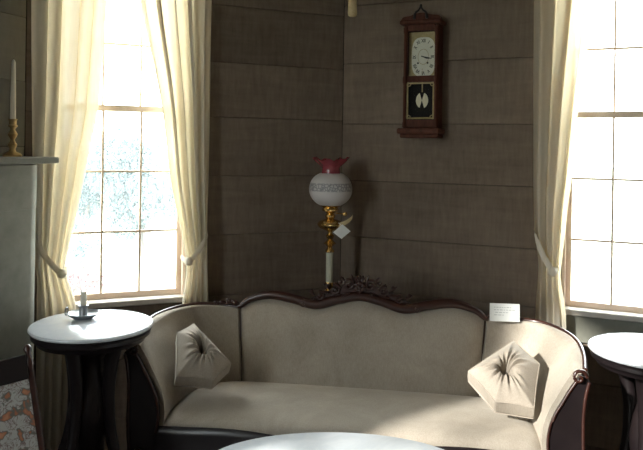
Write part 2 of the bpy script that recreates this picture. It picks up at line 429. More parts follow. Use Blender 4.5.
# ------------------------------------------------------------------ curtains with tiebacks
def curtain(M, edges, folds, tie_z, knot, hook, label, side, seed, cloth, top=2.93):
    """edges: (z, outer x, inner x) on the wall; side = -1 when the outer edge is on the left."""
    rnd = random.Random(seed); base = M @ Matrix.Translation((knot[0], 0, 0))
    e = tag(empty('curtain', base), label, 'curtain', 'cream tied-back curtains')
    ed = sorted(edges); nz, nu = 96, 150; rows = []
    ph = [rnd.uniform(0, 6.28) for _ in range(4)]
    for i in range(nz + 1):
        z = lerp(0.015, top, i / nz)
        xo, xi = interp(ed, z)
        near = math.exp(-((z - tie_z) / 0.13) ** 2)
        amp = lerp(0.032, 0.020, near) * (1.0 if z > tie_z else 0.85)
        row = []
        for k in range(nu + 1):
            u = k / nu
            uu = u + 0.025 * math.sin(2 * math.pi * 2.3 * u + ph[0]) + 0.012 * math.sin(3.1 * z + ph[1])
            c = math.sin(2 * math.pi * folds * uu + ph[2]) + 0.35 * math.sin(2 * math.pi * folds * 2.1 * uu + ph[3] + z * 0.6)
            sw = 0.6 * abs(xi - xo) / folds * 0.5
            x = lerp(xo, xi, u) + sw * math.cos(2 * math.pi * folds * uu + ph[2]) * (1 - near * 0.5) * math.sin(math.pi * min(1, u * 8) / 2) * math.sin(math.pi * min(1, (1 - u) * 8) / 2)
            y = -0.074 + amp * c * 0.75 - 0.006 * near
            row.append((x - knot[0], y, z))
        rows.append(row)
    MB().grid(rows).build('drape', cloth, e, smooth=80)
    # tieback: a band from the hook on the wall, round the front of the cloth, ending in a knot
    path = spline([(hook[0] - knot[0], -0.012, hook[1]), (lerp(hook[0], knot[0], 0.12) - knot[0], -0.10, lerp(hook[1], knot[1], 0.15)), (lerp(hook[0], knot[0], 0.5) - knot[0], -0.124, lerp(hook[1], knot[1], 0.6)),
                   (0.0, -0.130, knot[1]), (-(hook[0] - knot[0]) * 0.16, -0.105, knot[1] + 0.004), (-(hook[0] - knot[0]) * 0.20, -0.05, knot[1] + 0.012)], 26)
    MB().tube(path, 0.015, 8, flat=0.45).build('tieback', CURT, e, smooth=60)
    MB().ball((0, -0.134, knot[1]), (0.021, 0.016, 0.024), 10, 8).build('knot', CURT, e, smooth=60)
    MB().ball((hook[0] - knot[0], -0.012, hook[1] + 0.006), 0.012, 8, 6).build('hook', OLDBRASS, e, smooth=60)
    return e
curtain(M_L, [(0.0, -1.66, -1.47), (0.45, -1.655, -1.47), (0.80, -1.655, -1.475), (0.93, -1.655, -1.515), (1.0, -1.66, -1.525), (1.27, -1.675, -1.472),
              (1.57, -1.685, -1.419), (1.77, -1.69, -1.384), (2.32, -1.70, -1.349), (2.93, -1.70, -1.32)], 4.6, 0.97,
        (-1.545, 0.965), (-1.675, 1.14), 'cream curtain tied back beside the mantel, left of the nine-pane window', -1, 3, CURT)
curtain(M_L, [(0.0, -0.80, -0.95), (0.45, -0.80, -0.95), (0.76, -0.80, -0.948), (0.93, -0.81, -0.93), (1.02, -0.812, -0.936), (1.20, -0.812, -0.975), (1.416, -0.81, -1.02),
              (1.83, -0.807, -1.078), (2.34, -0.805, -1.187), (2.93, -0.80, -1.27)], 4.8, 0.99,
        (-0.925, 0.993), (-0.815, 1.137), 'cream curtain tied back between the left window and the dark corner', 1, 8, CURT)
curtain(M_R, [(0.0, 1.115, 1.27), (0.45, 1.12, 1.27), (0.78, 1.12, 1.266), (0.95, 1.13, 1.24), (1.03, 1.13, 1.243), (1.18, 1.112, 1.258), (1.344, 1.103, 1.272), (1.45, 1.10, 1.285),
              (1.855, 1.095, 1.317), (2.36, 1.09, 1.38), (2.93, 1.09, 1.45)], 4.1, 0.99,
        (1.205, 0.992), (1.108, 1.18), 'cream curtain tied back to the left of the bright right window', -1, 5, CURT_LIT)
def rod(M, x0, x1, label):
    e = tag(empty('curtain_rod', M @ Matrix.Translation(((x0 + x1) / 2, -0.074, 2.975))), label, 'curtain rod', 'curtain rods')
    h = (x1 - x0) / 2
    MB().tube([(-h, 0, 0), (h, 0, 0)], 0.012, 10).build('pole', OLDBRASS, e)
    for s in (-1, 1):
        MB().ball((s * h, 0, 0), 0.022, 10, 8).build('finial', OLDBRASS, e)
        MB().box(s * (h - 0.04) - 0.008, s * (h - 0.04) + 0.008, 0, 0.074, -0.012, 0.012).build('bracket', OLDBRASS, e)
rod(M_L, -1.69, -0.78, 'brass curtain rod above the left window'); rod(M_R, 1.07, 2.08, 'brass curtain rod above the right window')

# ------------------------------------------------------------------ fireplace mantel
mantel = tag(empty('mantelpiece', M_M), 'grey-green painted mantelpiece with a thin shelf beside the left window', 'mantel')
def mantel_plan(d, x1, rad, x0=-1.75, n=10):                # rounded front-right corner
    pts = [(x0, 0.0), (x0, -d)]
    for k in range(n + 1):
        a = math.pi / 2 * k / n; pts.append((x1 - rad + rad * math.sin(a), -d + rad - rad * math.cos(a)))
    pts.append((x1, 0.0)); return pts
def plan_prism(pts, z0, z1):
    n = len(pts); return MB().add([(x, y, z0) for x, y in pts] + [(x, y, z1) for x, y in pts],
        [tuple(range(n)), tuple(range(n, 2 * n))] + [(i, (i + 1) % n, (i + 1) % n + n, i + n) for i in range(n)])
# two pilasters and a frieze leave the hearth opening between them
plan_prism([(x, y - 0.006) for x, y in mantel_plan(0.252, -0.13, 0.09, x0=-0.52)], 0, 1.30).build('pilaster', MANTEL, mantel)
plan_prism([(x, y - 0.006) for x, y in mantel_plan(0.252, -1.40, 0.09, x0=-1.75)], 0, 1.30).build('pilaster', MANTEL, mantel)
plan_prism([(x, y - 0.006) for x, y in mantel_plan(0.254, -0.128, 0.09)], 1.301, 1.500).build('frieze', MANTEL, mantel)
MB().box(-1.80, -0.09, -0.305, -0.006, 1.506, 1.535, 0.004).build('shelf', MANTEL, mantel, smooth=0)
MB().box(-1.398, -0.522, -0.03, -0.006, 0.0, 1.299).build('hearth_back', BACKING, mantel, smooth=0)

def candlestick():
    p = M_M @ Vector((-0.205, -0.135, 1.535))
    e = tag(empty('candlestick', Matrix.Translation(p)), 'turned brass candlestick standing on the mantel shelf', 'candlestick')
    prof = [(0.0, 0), (0.042, 0), (0.043, 0.006), (0.036, 0.014), (0.017, 0.022), (0.012, 0.035), (0.019, 0.048), (0.021, 0.056), (0.013, 0.066),
            (0.009, 0.078), (0.016, 0.09), (0.022, 0.102), (0.016, 0.113), (0.010, 0.122), (0.013, 0.132), (0.021, 0.138), (0.022, 0.142), (0.016, 0.146), (0.017, 0.165), (0.021, 0.169), (0.021, 0.172), (0.0, 0.172)]
    MB().lathe(prof, 20).build('stem', OLDBRASS, e, smooth=50)
    c = MB().lathe([(0, 0), (0.0125, 0), (0.0118, 0.10), (0.0085, 0.26), (0.004, 0.272), (0, 0.274)], 14).build('taper_candle', WAX)
    c.location = p + Vector((0, 0, 0.172)); tag(c, 'tall cream taper candle in the brass candlestick on the mantel', 'candle')
    MB().tube([(0, 0, 0.272), (0.001, 0, 0.280)], 0.001, 5).build('wick', BLACKP, c)
candlestick()

# ------------------------------------------------------------------ wall clock
def clock():
    e = tag(empty('wall_clock', M_R @ Matrix.Translation((0.498, 0.0, 1.68))), 'walnut pendulum wall clock with a pale dial on the boarded wall', 'clock')
    D = -0.115; hw = 0.098
    MB().box(-hw, hw, -0.02, -0.004, 0.03, 0.60).build('back_board', WOODC, e, smooth=0)
    for s in (-1, 1):
        MB().box(s * hw - (0.0 if s < 0 else 0.016), s * hw + (0.016 if s < 0 else 0.0), D + 0.02, -0.004, 0.03, 0.60, 0.002).build('case_side', WOODC, e, smooth=0)
        x = s * (hw - 0.011)
        prof = [(0.012, 0.035), (0.012, 0.06), (0.009, 0.065), (0.009, 0.27), (0.013, 0.285), (0.013, 0.305), (0.009, 0.32), (0.009, 0.55), (0.012, 0.556), (0.012, 0.585)]
        MB().lathe([(0, 0.035)] + prof + [(0, 0.585)], 12, (x, D + 0.01, 0)).build('column', WOODC, e)
    MB().box(-hw + 0.02, hw - 0.02, D + 0.012, D + 0.03, 0.565, 0.60, 0.002).build('door_top_rail', WOODC, e, smooth=0)
    MB().box(-hw + 0.02, hw - 0.02, D + 0.012, D + 0.03, 0.285, 0.318, 0.002).build('door_middle_rail', WOODC, e, smooth=0)
    MB().box(-hw + 0.02, hw - 0.02, D + 0.012, D + 0.03, 0.035, 0.078, 0.002).build('door_bottom_rail', WOODC, e, smooth=0)
    b = MB().box(-hw - 0.024, hw + 0.018, D - 0.02, -0.004, 0.0, 0.03, 0.006); b.box(-hw - 0.01, hw + 0.008, D - 0.008, -0.004, -0.022, 0.0, 0.005)
    b.build('base_moulding', WOODC, e, smooth=0)
    c = MB().box(-hw - 0.018, hw + 0.018, D - 0.014, -0.004, 0.60, 0.622, 0.005)
    c.build('cornice', WOODC, e, smooth=0)
    ped = spline([(-0.115, 0.622), (-0.10, 0.642), (-0.06, 0.648), (-0.04, 0.655), (0, 0.662), (0.04, 0.655), (0.06, 0.648), (0.10, 0.642), (0.115, 0.622)], 33)
    MB().prism(ped, D + 0.005, D + 0.035).build('pediment', WOODC, e)
    orn = MB()
    for s in (-1, 1):
        orn.tube(spline([(s * 0.036, D - 0.002, 0.628), (s * 0.030, D - 0.004, 0.66), (s * 0.012, D - 0.002, 0.675), (s * 0.004, D - 0.002, 0.69)], 12), [0.008 - 0.0004 * k for k in range(12)], 8)
    orn.ball((0, D, 0.695), (0.008, 0.007, 0.014))
    orn.build('crest_ornament', BLACKW, e)
    # upper compartment: dial plate, dial, numerals, hands
    MB().box(-hw + 0.016, hw - 0.016, D + 0.055, D + 0.06, 0.078, 0.565).build('inner_back', DARKGL, e, smooth=0)
    MB().box(-hw + 0.02, hw - 0.02, D + 0.050, D + 0.0545, 0.32, 0.563).build('dial_plate', GOLDP, e, smooth=0)
    dial_z, rx, rz = 0.425, 0.066, 0.108
    ol = []
    for k in range(56):
        a = 2 * math.pi * k / 56; ca, sa = math.cos(a), math.sin(a); q = 2 / 3.2
        ol.append((rx * math.copysign(abs(ca) ** q, ca) + 0.006, dial_z + rz * math.copysign(abs(sa) ** q, sa)))
    d = MB().prism(ol, D + 0.044, D + 0.0495).build('dial', DIALM, e)
    rom = ['XII', 'I', 'II', 'III', 'IIII', 'V', 'VI', 'VII', 'VIII', 'IX', 'X', 'XI']
    dg = bpy.context.evaluated_depsgraph_get
    for k, t in enumerate(rom):
        a = math.pi / 2 - k * math.pi / 6
        ca, sa = math.cos(a), math.sin(a); q = 2 / 2.6
        x = 0.050 * math.copysign(abs(ca) ** q, ca) + 0.006; z = dial_z + 0.088 * math.copysign(abs(sa) ** q, sa)
        cu = bpy.data.curves.new('numeral', 'FONT'); cu.body = t; cu.size = 0.026; cu.align_x = 'CENTER'; cu.align_y = 'CENTER'; cu.extrude = 0.0004; cu.offset = 0.0006
        to = bpy.data.objects.new('numeral_text', cu); COL.objects.link(to)
        bpy.context.view_layer.update()
        me = bpy.data.meshes.new_from_object(to.evaluated_get(dg())); COL.objects.unlink(to); bpy.data.objects.remove(to)
        me.materials.clear(); me.materials.append(BLACKP); me.name = 'numeral'
        o = bpy.data.objects.new('numeral', me); COL.objects.link(o); o.parent = d
        o.matrix_local = Matrix.Translation((x, D + 0.0434, z)) @ Matrix.Rotation(R(90), 4, 'X') @ Matrix.Rotation(a - math.pi / 2, 4, 'Z') @ Matrix.Diagonal((0.75, 1, 1, 1))
    ring = MB()
    ring.tube([(0.006 + 0.030 * math.cos(t), D + 0.043, dial_z + 0.042 * math.sin(t)) for t in [2 * math.pi * k / 40 for k in range(41)]], 0.0012, 5, cap=False)
    ring.build('chapter_ring', GOLDP, d)
    for nm, L, w, ang in (('minute_hand', 0.055, 0.0035, -14), ('hour_hand', 0.036, 0.0045, -20)):
        a = R(ang); dx, dz = math.cos(a), math.sin(a); nx, nz = -dz, dx
        base = 0.006, dial_z
        y = D + 0.037 if nm == 'minute_hand' else D + 0.039
        MB().prism([(base[0] - dx * 0.012 + nx * w * .5, base[1] - dz * 0.012 + nz * w * .5), (base[0] - dx * 0.012 - nx * w * .5, base[1] - dz * 0.012 - nz * w * .5),
                    (base[0] + dx * L * 0.6 - nx * w, base[1] + dz * L * 0.6 - nz * w), (base[0] + dx * L, base[1] + dz * L),
                    (base[0] + dx * L * 0.6 + nx * w, base[1] + dz * L * 0.6 + nz * w)], y, y + 0.001).build(nm, BLACKP, d, smooth=0)
    for x in (-0.024, 0.030):
        MB().prism([(x + 0.0055 * math.cos(t), dial_z - 0.034 + 0.0055 * math.sin(t)) for t in [2 * math.pi * k / 12 for k in range(12)]], D + 0.0425, D + 0.045).build('winding_hole', BLACKP, d)
    # lower compartment: gilt border on the glass, pendulum bob
    pend = MB().prism([(0.002 + 0.034 * math.cos(t), 0.185 + 0.044 * math.sin(t)) for t in [2 * math.pi * k / 28 for k in range(28)]], D + 0.042, D + 0.048)
    pb = pend.build('pendulum_bob', BOBM, e)
    MB().box(-0.001, 0.005, D + 0.044, D + 0.047, 0.215, 0.36).build('rod', GOLDP, pb, smooth=0)
    for s in (-1, 1):                                       # two dark triangles in front of the bob, points meeting at its middle
        MB().prism([(0.002 + s * 0.0, 0.185), (0.002 - 0.014, 0.185 + s * 0.045), (0.002 + 0.014, 0.185 + s * 0.045)], D + 0.0405, D + 0.0415).build('bob_triangle', DARKGL, pb, smooth=0)
    MB().box(-hw + 0.021, hw - 0.021, D + 0.018, D + 0.020, 0.079, 0.284).build('lower_glass', CLOCKGLASS, e, smooth=0)
    MB().box(-hw + 0.021, hw - 0.021, D + 0.018, D + 0.020, 0.319, 0.564).build('upper_glass', CLOCKGLASS, e, smooth=0)
    gb = MB(); x0, x1, z0, z1 = -hw + 0.025, hw - 0.025, 0.086, 0.278
    for (a, b) in (((x0, z0), (x1, z0)), ((x1, z0), (x1, z1)), ((x1, z1), (x0, z1)), ((x0, z1), (x0, z0))):
        n = 14; pth = []
        for k in range(n + 1):
            t = k / n; o = 0.003 * math.sin(k * math.pi)
            pth.append((lerp(a[0], b[0], t), D + 0.0165, lerp(a[1], b[1], t)))
        gb.tube(pth, 0.0048, 5)
    for cx, cz in ((x0, z0), (x1, z0), (x0, z1), (x1, z1)):
        sx = 1 if cx < 0 else -1; sz = 1 if cz < 0.18 else -1
        gb.tube([(cx + sx * (0.004 + 0.014 * math.cos(t) * (1 - t / 9)), D + 0.0165, cz + sz * (0.004 + 0.014 * math.sin(t) * (1 - t / 9))) for t in [0.35 * k for k in range(16)]], 0.0032, 5)
    gb.build('gilt_border', GOLDP, e)
    return e
clock()

# ------------------------------------------------------------------ parlour lamp in the corner
def lamp():
    e = tag(empty('parlour_lamp', (0.054, 3.80, 0)), 'brass and onyx oil lamp with frosted globe and ruffled ruby top', 'lamp')
    MB().lathe([(0, 0), (0.15, 0), (0.155, 0.012), (0.14, 0.03), (0.07, 0.05), (0.035, 0.075), (0.024, 0.12), (0.03, 0.14), (0.02, 0.16), (0.0, 0.16)], 32).build('foot', BRASS, e)
    MB().lathe([(0, 0.16), (0.016, 0.16), (0.016, 0.44), (0.022, 0.45), (0.03, 0.47), (0.022, 0.49), (0, 0.49)], 20).build('lower_pole', BRASS, e)
    MB().lathe([(0, 0.49), (0.019, 0.49), (0.019, 0.78), (0, 0.78)], 20).build('lower_onyx_column', ONYX, e)
    MB().lathe([(0, 0.78), (0.02, 0.78), (0.028, 0.795), (0.019, 0.812), (0.014, 0.822), (0.022, 0.835), (0.024, 0.848), (0.021, 0.858), (0, 0.858)], 20).build('knop', BRASS, e)
    MB().lathe([(0, 0.858), (0.020, 0.858), (0.020, 1.022), (0, 1.022)], 20).build('onyx_column', ONYX, e)
    MB().lathe([(0, 1.022), (0.024, 1.022), (0.025, 1.032), (0.016, 1.042), (0.013, 1.05), (0.026, 1.066), (0.035, 1.070), (0.026, 1.078), (0.014, 1.092), (0.02, 1.105), (0.023, 1.113), (0.012, 1.125),
                (0.012, 1.135), (0.022, 1.142), (0, 1.142)], 20).build('stem', BRASS, e)
    MB().lathe([(0, 1.142), (0.03, 1.144), (0.058, 1.155), (0.070, 1.170), (0.071, 1.178), (0.060, 1.192), (0.035, 1.202), (0.022, 1.206), (0, 1.206)], 28).build('oil_font', BRASS, e)
    b = MB().lathe([(0, 1.206), (0.02, 1.206), (0.028, 1.216), (0.028, 1.226), (0.020, 1.232), (0.030, 1.245), (0.044, 1.25), (0.046, 1.258), (0.040, 1.268), (0.052, 1.276), (0.054, 1.282), (0, 1.282)], 24).build('burner', BRASS, e)
    MB().tube([(0.03, -0.01, 1.238), (0.075, -0.03, 1.236)], 0.003, 6).ball((0.08, -0.032, 1.236), (0.012, 0.005, 0.012)).build('wick_key', BRASS, b)
    g = MB()
    pr = []
    for k in range(19):
        t = lerp(-1.12, 1.10, k / 18); pr.append((0.119 * math.cos(t) ** 0.85, 0.098 * math.sin(t)))
    go = g.lathe(pr, 36).build('globe', GLOBE, e); go.location = (0, 0, 1.369)
    def ruf(r, z, a):
        t = max(0, (z - 1.475) / 0.06)
        return r * (1 + 0.13 * t * math.sin(7 * a)), z + 0.009 * t * math.sin(7 * a + 0.9) + 0.006 * t * math.sin(2 * a + 1)
    MB().lathe([(0.052, 1.452), (0.050, 1.47), (0.049, 1.485), (0.058, 1.498), (0.074, 1.514), (0.086, 1.534), (0.095, 1.532), (0.085, 1.520), (0.066, 1.504), (0.047, 1.49), (0.046, 1.455)], 72, mod=ruf).build('ruffled_crown', RUBY, e, smooth=70)
    MB().lathe([(0.028, 1.282), (0.034, 1.33), (0.030, 1.38), (0.024, 1.43), (0.024, 1.50), (0.022, 1.50), (0.022, 1.43), (0.028, 1.33), (0.026, 1.282)], 18).build('chimney', CLOCKGLASS, e)
    # paper tag tied to the font
    t = MB().add([(-0.045, 0, 0.0), (0.0, 0, -0.036), (0.052, 0, 0.004), (0.008, 0, 0.042)], [(0, 1, 2, 3)])
    t.add([(-0.045, 0.0015, 0.0), (0.0, 0.0015, -0.036), (0.052, 0.0015, 0.004), (0.008, 0.0015, 0.042)], [(3, 2, 1, 0)])
    to = t.build('price_tag', PAPER, smooth=0); to.location = (0.113, 3.70, 1.145); to.rotation_euler = (R(-10), 0, R(14))
    tag(to, 'white diamond-shaped paper tag hanging from the oil lamp', 'tag')
    MB().tube(spline([(-0.012, 0.012, 0.05), (-0.006, 0.004, 0.046), (0.0, -0.001, 0.036)], 8), 0.0015, 5).build('string', PAPER, to)
    r = MB(); pth = spline([(0.045, -0.055, 1.178), (0.075, -0.065, 1.19), (0.10, -0.06, 1.205), (0.118, -0.05, 1.222)], 12)
    rows = [[(p[0], p[1], p[2] - 0.013), (p[0] + 0.004, p[1] - 0.003, p[2] + 0.013)] for p in pth]
    r.grid(rows).build('paper_ribbon', CREAM, e)
lamp()

# ------------------------------------------------------------------ cream bell-pull in the corner
def pull():
    e = tag(empty('bell_pull', (0.152, 3.62, 2.285)), 'cream bell-pull end hanging at the top of the dark corner', 'bell pull')
    MB().lathe([(0, 0), (0.016, 0.001), (0.023, 0.008), (0.025, 0.02), (0.023, 0.05), (0.021, 0.11), (0.017, 0.17), (0.01, 0.19), (0, 0.19)], 18).build('tassel', CREAM, e)
    MB().tube([(0, 0, 0.185), (0, 0, CEIL - 2.285)], 0.004, 6).build('cord', CREAM, e)
pull()

# ------------------------------------------------------------------ sofa
SOFA_M = Matrix.Translation((0.12, 2.893, 0)) @ Matrix.Rotation(R(-8.5), 4, 'Z')
def sofa():
    e = tag(empty('sofa', SOFA_M), 'beige velvet Victorian sofa with a carved dark mahogany frame', 'sofa')
    HB, HT = 0.575, 0.612; ZB = 0.40
    PROF = [(-1.0, 0.768), (-0.93, 0.800), (-0.76, 0.826), (-0.56, 0.812), (-0.36, 0.789), (-0.18, 0.818), (0, 0.838), (0.18, 0.818), (0.36, 0.789), (0.56, 0.812), (0.76, 0.826), (0.93, 0.800), (1.0, 0.768)]
    ztop = lambda u: interp(PROF, u)[0]
    yb = lambda z: 0.448 + 0.10 * (z - ZB) / 0.40
    # centre back
    rows = []
    NU, NV = 72, 20
    for j in range(NV + 1):
        v = j / NV; row = []
        for i in range(NU + 1):
            u = -1 + 2 * i / NU; zt = ztop(u); z = lerp(ZB, zt, v)
            x = u * lerp(HB, HT, (z - ZB) / 0.4)
            ed = (1 - abs(u) ** 14) * (1 - v ** 16)
            y = yb(z) + 0.022 - 0.045 * ed - 0.012 * (1 - u * u) * math.sin(math.pi * v)
            row.append((x, y, z))
        rows.append(row)
    MB().grid(rows).build('back_upholstery', VELVET, e, smooth=70)
    ol = [(-HB, 0.25)] + [(HT * u, ztop(u) + 0.004) for u in [-1 + 2 * k / 60 for k in range(61)]] + [(HB, 0.25)]
    mb = MB(); n = len(ol)
    mb.add([(x, yb(z) + 0.024, z) for x, z in ol] + [(x, yb(z) + 0.055, z) for x, z in ol],
           [tuple(range(n)), tuple(reversed(range(n, 2 * n)))] + [(i, i + n, (i + 1) % n + n, (i + 1) % n) for i in range(n)])
    mb.build('back_board', WOOD, e)
    # serpentine top rail
    us = [-1.02 + 2.04 * k / 90 for k in range(91)]
    path = [(HT * u * 1.0, yb(ztop(max(-1, min(1, u)))) + 0.012, ztop(max(-1, min(1, u))) + 0.012 + 0.006 * (1 - abs(u) ** 4)) for u in us]
    rad = [0.013 + 0.012 * (1 - min(1, abs(u)) ** 6) for u in us]
    MB().tube(path, rad, 12, flat=1.0).build('top_rail', WOOD, e, smooth=60)
    # carved crest: backing, scrolls, leaves and berries
    cr = e
    ol = spline([(-0.29, 0.812), (-0.22, 0.845), (-0.16, 0.875), (-0.11, 0.892), (-0.07, 0.915), (0, 0.925), (0.07, 0.915), (0.11, 0.892), (0.16, 0.875), (0.22, 0.845), (0.29, 0.812)], 41)
    ol2 = ol + [(x, ztop(x / HT) + 0.01) for x, z in reversed(ol)]
    y0 = yb(0.86)
    crest = MB().prism(ol2, y0 + 0.0, y0 + 0.03).build('carved_crest', WOOD, e)
    def scroll(mb, cx, cz, r, turns, start, sgn, y, w=0.008):
        pts = []; nn = 26
        for k in range(nn):
            t = k / (nn - 1); a = start + sgn * turns * 2 * math.pi * t; rr = r * (1 - 0.8 * t)
            pts.append((cx + rr * math.cos(a), y - 0.01 * t, cz + rr * math.sin(a)))
        mb.tube(pts, [w * (1 - 0.45 * k / (nn - 1)) for k in range(nn)], 7); mb.ball(pts[-1], w * 1.1)
    def leaf(mb, cx, cz, L, ang, y, w=0.014):
        rot = Matrix.Rotation(-ang, 3, 'Y')
        mb.ball((cx + L * 0.5 * math.cos(ang), y, cz + L * 0.5 * math.sin(ang)), (L * 0.5, 0.010, w * 0.5), 8, 8, rot @ Matrix.Identity(3))
        mb.tube([(cx, y - 0.008, cz), (cx + L * 0.9 * math.cos(ang), y - 0.010, cz + L * 0.9 * math.sin(ang))], [0.003, 0.0015], 5)
    yf = y0 - 0.006
    for s in (-1, 1):
        m1 = MB(); st = 0 if s > 0 else math.pi
        scroll(m1, s * 0.055, 0.913, 0.030, 1.3, st + s * 0.3, s, yf); m1.build('scroll', WOOD, crest, smooth=60)
        m1 = MB(); scroll(m1, s * 0.125, 0.885, 0.026, 1.3, st + s * 1.2, s, yf); m1.build('scroll', WOOD, crest, smooth=60)
        m1 = MB(); scroll(m1, s * 0.20, 0.852, 0.022, 1.2, st + s * 1.4, s, yf); m1.build('scroll', WOOD, crest, smooth=60)
        m1 = MB(); scroll(m1, s * 0.285, 0.812, 0.018, 1.2, st + s * 1.4, s, yf - 0.012); m1.build('scroll', WOOD, crest, smooth=60)
        for cx, cz, L, a in ((0.03, 0.925, 0.045, 70), (0.075, 0.93, 0.035, 50), (0.09, 0.895, 0.05, 35), (0.15, 0.885, 0.045, 40), (0.15, 0.868, 0.05, 5), (0.225, 0.855, 0.04, 30), (0.23, 0.835, 0.05, -20), (0.10, 0.865, 0.05, -10), (0.05, 0.875, 0.05, -25)):
            m1 = MB(); aa = R(a) if s > 0 else math.pi - R(a); leaf(m1, s * cx, cz, L, aa, yf - 0.004); m1.build('carved_leaf', WOOD, crest, smooth=60)
        for cx, cz in ((0.10, 0.925), (0.165, 0.905), (0.245, 0.872)):
            MB().ball((s * cx, yf, cz), 0.011).build('carved_berry', WOOD, crest, smooth=60)
    rose = MB()
    for k in range(6):
        a = k * math.pi / 3 + 0.5; rose.ball((0.018 * math.cos(a), yf - 0.012, 0.905 + 0.018 * math.sin(a)), (0.013, 0.008, 0.013))
    rose.ball((0, yf - 0.018, 0.905), 0.010); rose.build('carved_rose', WOOD, crest, smooth=60)
    for k in range(5):
        m1 = MB(); leaf(m1, 0.0, 0.915, 0.05, R(50 + 20 * k), yf, 0.018); m1.build('carved_leaf', WOOD, crest, smooth=60)
    # wings / arms
    Bp = [(0.582, 0.452), (0.665, 0.446), (0.74, 0.39), (0.785, 0.26), (0.797, 0.11), (0.797, -0.005)]
    Tp = [(0.622, 0.548, 0.765), (0.72, 0.552, 0.772), (0.83, 0.515, 0.775), (0.905, 0.41, 0.768), (0.935, 0.27, 0.757), (0.925, 0.12, 0.744), (0.898, -0.005, 0.724)]
    NS, NT = 34, 18
    Bs, Ts = spline(Bp, NS), spline(Tp, NS)
    def prof(i, s, inset=0.0):
        b = Vector((Bs[i][0], Bs[i][1], 0)); t = Vector((Ts[i][0], Ts[i][1], 0)); zt = Ts[i][2]
        out = (t - b).normalized(); q = i / (NS - 1)
        arm = min(1, max(0, (q - 0.25) / 0.35)); pw = lerp(1.0, 2.4, arm)
        rr = lerp(0.014, 0.034, arm); pts = []
        for k in range(NT):
            tt = k / (NT - 1); h = tt ** pw
            h = lerp(tt, h, arm)
            # arms dip inwards a little before they roll out
            p = b.lerp(t, h) - out * (0.020 * math.sin(math.pi * min(1, tt * 1.35)) * lerp(1, 0.7, arm)) + out * inset * (1 - tt * 0.5)
            pts.append(Vector((p.x, p.y, lerp(0.36, zt - rr * 0.35 - inset * 0.6, tt))))
        for k in range(1, 8):
            a = math.pi * 0.95 * k / 7; p = t + out * rr * (1 - math.cos(a)) * 1.0
            pts.append(Vector((p.x, p.y, zt - rr * 0.35 + rr * math.sin(a) * 0.6 - inset * 0.6)))
        return [Vector((s * p.x, p.y, p.z)) for p in pts], out, rr
    for s in (-1, 1):
        rows = [prof(i, s)[0] for i in range(NS)]
        # tuck the first row back so the seam against the centre back reads as a groove
        rows.insert(0, [p + Vector((-s * 0.004, 0.02, 0)) for p in rows[0]])
        arm = MB().grid(rows).build('arm_upholstery', VELVET, e, smooth=70)
        # outside cover
        orow = []
        for i in range(NS):
            pr, out, rr = prof(i, s); o3 = Vector((s * out.x, out.y, 0)); top = pr[-1]
            col = []
            for k in range(8):
                t = k / 7; b = Vector((s * Bs[i][0], Bs[i][1], 0)) + o3 * 0.10
                p = Vector((top.x, top.y, 0)).lerp(b, min(1, (t * 1.3)) ** 0.6); col.append((p.x, p.y, lerp(top.z, 0.20, t)))
            orow.append(col)
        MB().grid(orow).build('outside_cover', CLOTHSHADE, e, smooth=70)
        # wooden rim along the outer top edge
        rp, rd = [], []
        for i in range(NS):
            pr, out, rr = prof(i, s); o3 = Vector((s * out.x, out.y, 0)); top = Vector((s * Ts[i][0], Ts[i][1], Ts[i][2]))
            rp.append(top + o3 * (rr * 1.5 + 0.004) + Vector((0, 0, -rr * 0.15 + 0.008))); rd.append(0.011)
        MB().tube(rp, rd, 10).build('arm_rim', WOOD, e, smooth=60)
        # arm front: upholstered facing, then the S-shaped wooden panel and its scroll
        pr, out, rr = prof(NS - 1, s)
        inner = [(p.x, p.z) for p in pr]
        outer = spline([(s * 0.962, 0.692), (s * 0.950, 0.64), (s * 0.942, 0.56), (s * 0.942, 0.47), (s * 0.943, 0.38), (s * 0.935, 0.25)], 16)
        face = inner + outer + [(s * 0.80, 0.25)]
        MB().prism(face, -0.022, 0.0).build('arm_facing', VELVET, e)
        pr2 = [(p.x + s * 0.020 * (1 - 0.3 * k / len(pr)), p.z - 0.02 * min(1, k / NT)) for k, p in enumerate(pr[:NT])]
        wood = pr2 + [(s * 0.925, 0.716), (s * 0.954, 0.712)] + [(x + s * 0.004, z) for x, z in outer] + [(s * 0.82, 0.25)]
        pan = MB().prism(wood, -0.048, -0.0225).build('arm_panel', BLACKW, e)  # near-black where the frame is mahogany: shade put into the panel's colour
        MB().tube([(x, -0.048, z) for x, z in pr2], 0.006, 8).build('bead', WOOD, pan, smooth=60)
        MB().tube([(x, -0.046, z) for x, z in outer], 0.008, 8).build('bead', WOOD, pan, smooth=60)
        vol = MB()
        vol.tube([(s * (0.922 + (0.030 - 0.0011 * k) * math.cos(0.33 * k)), -0.050 - 0.0006 * k, 0.712 + (0.030 - 0.0011 * k) * math.sin(0.33 * k)) for k in range(26)], [0.008 - 0.0001 * k for k in range(26)], 8)
        vol.build('scroll', WOOD, pan, smooth=60)
        # carved leaf spray where the wing meets the back
        for j, (dx, dz, L, a) in enumerate(((0.0, 0.012, 0.05, 15), (0.035, 0.018, 0.04, 25), (0.07, 0.012, 0.035, 10), (0.10, 0.008, 0.025, 5))):
            m1 = MB(); aa = R(a) if s > 0 else math.pi - R(a); leaf(m1, s * (0.615 + dx), 0.785 + dz * 0.6, L, aa, 0.55, 0.022)
            m1.ball((s * (0.64 + dx), 0.545, 0.792 + dz * 0.4), 0.010); m1.build('carved_spray', WOOD, e, smooth=60)
    # seat
    def hw(y):
        q = [(p[1], p[0]) for p in reversed(Bp)]; q = sorted(q); return interp(q, y)[0] + 0.004
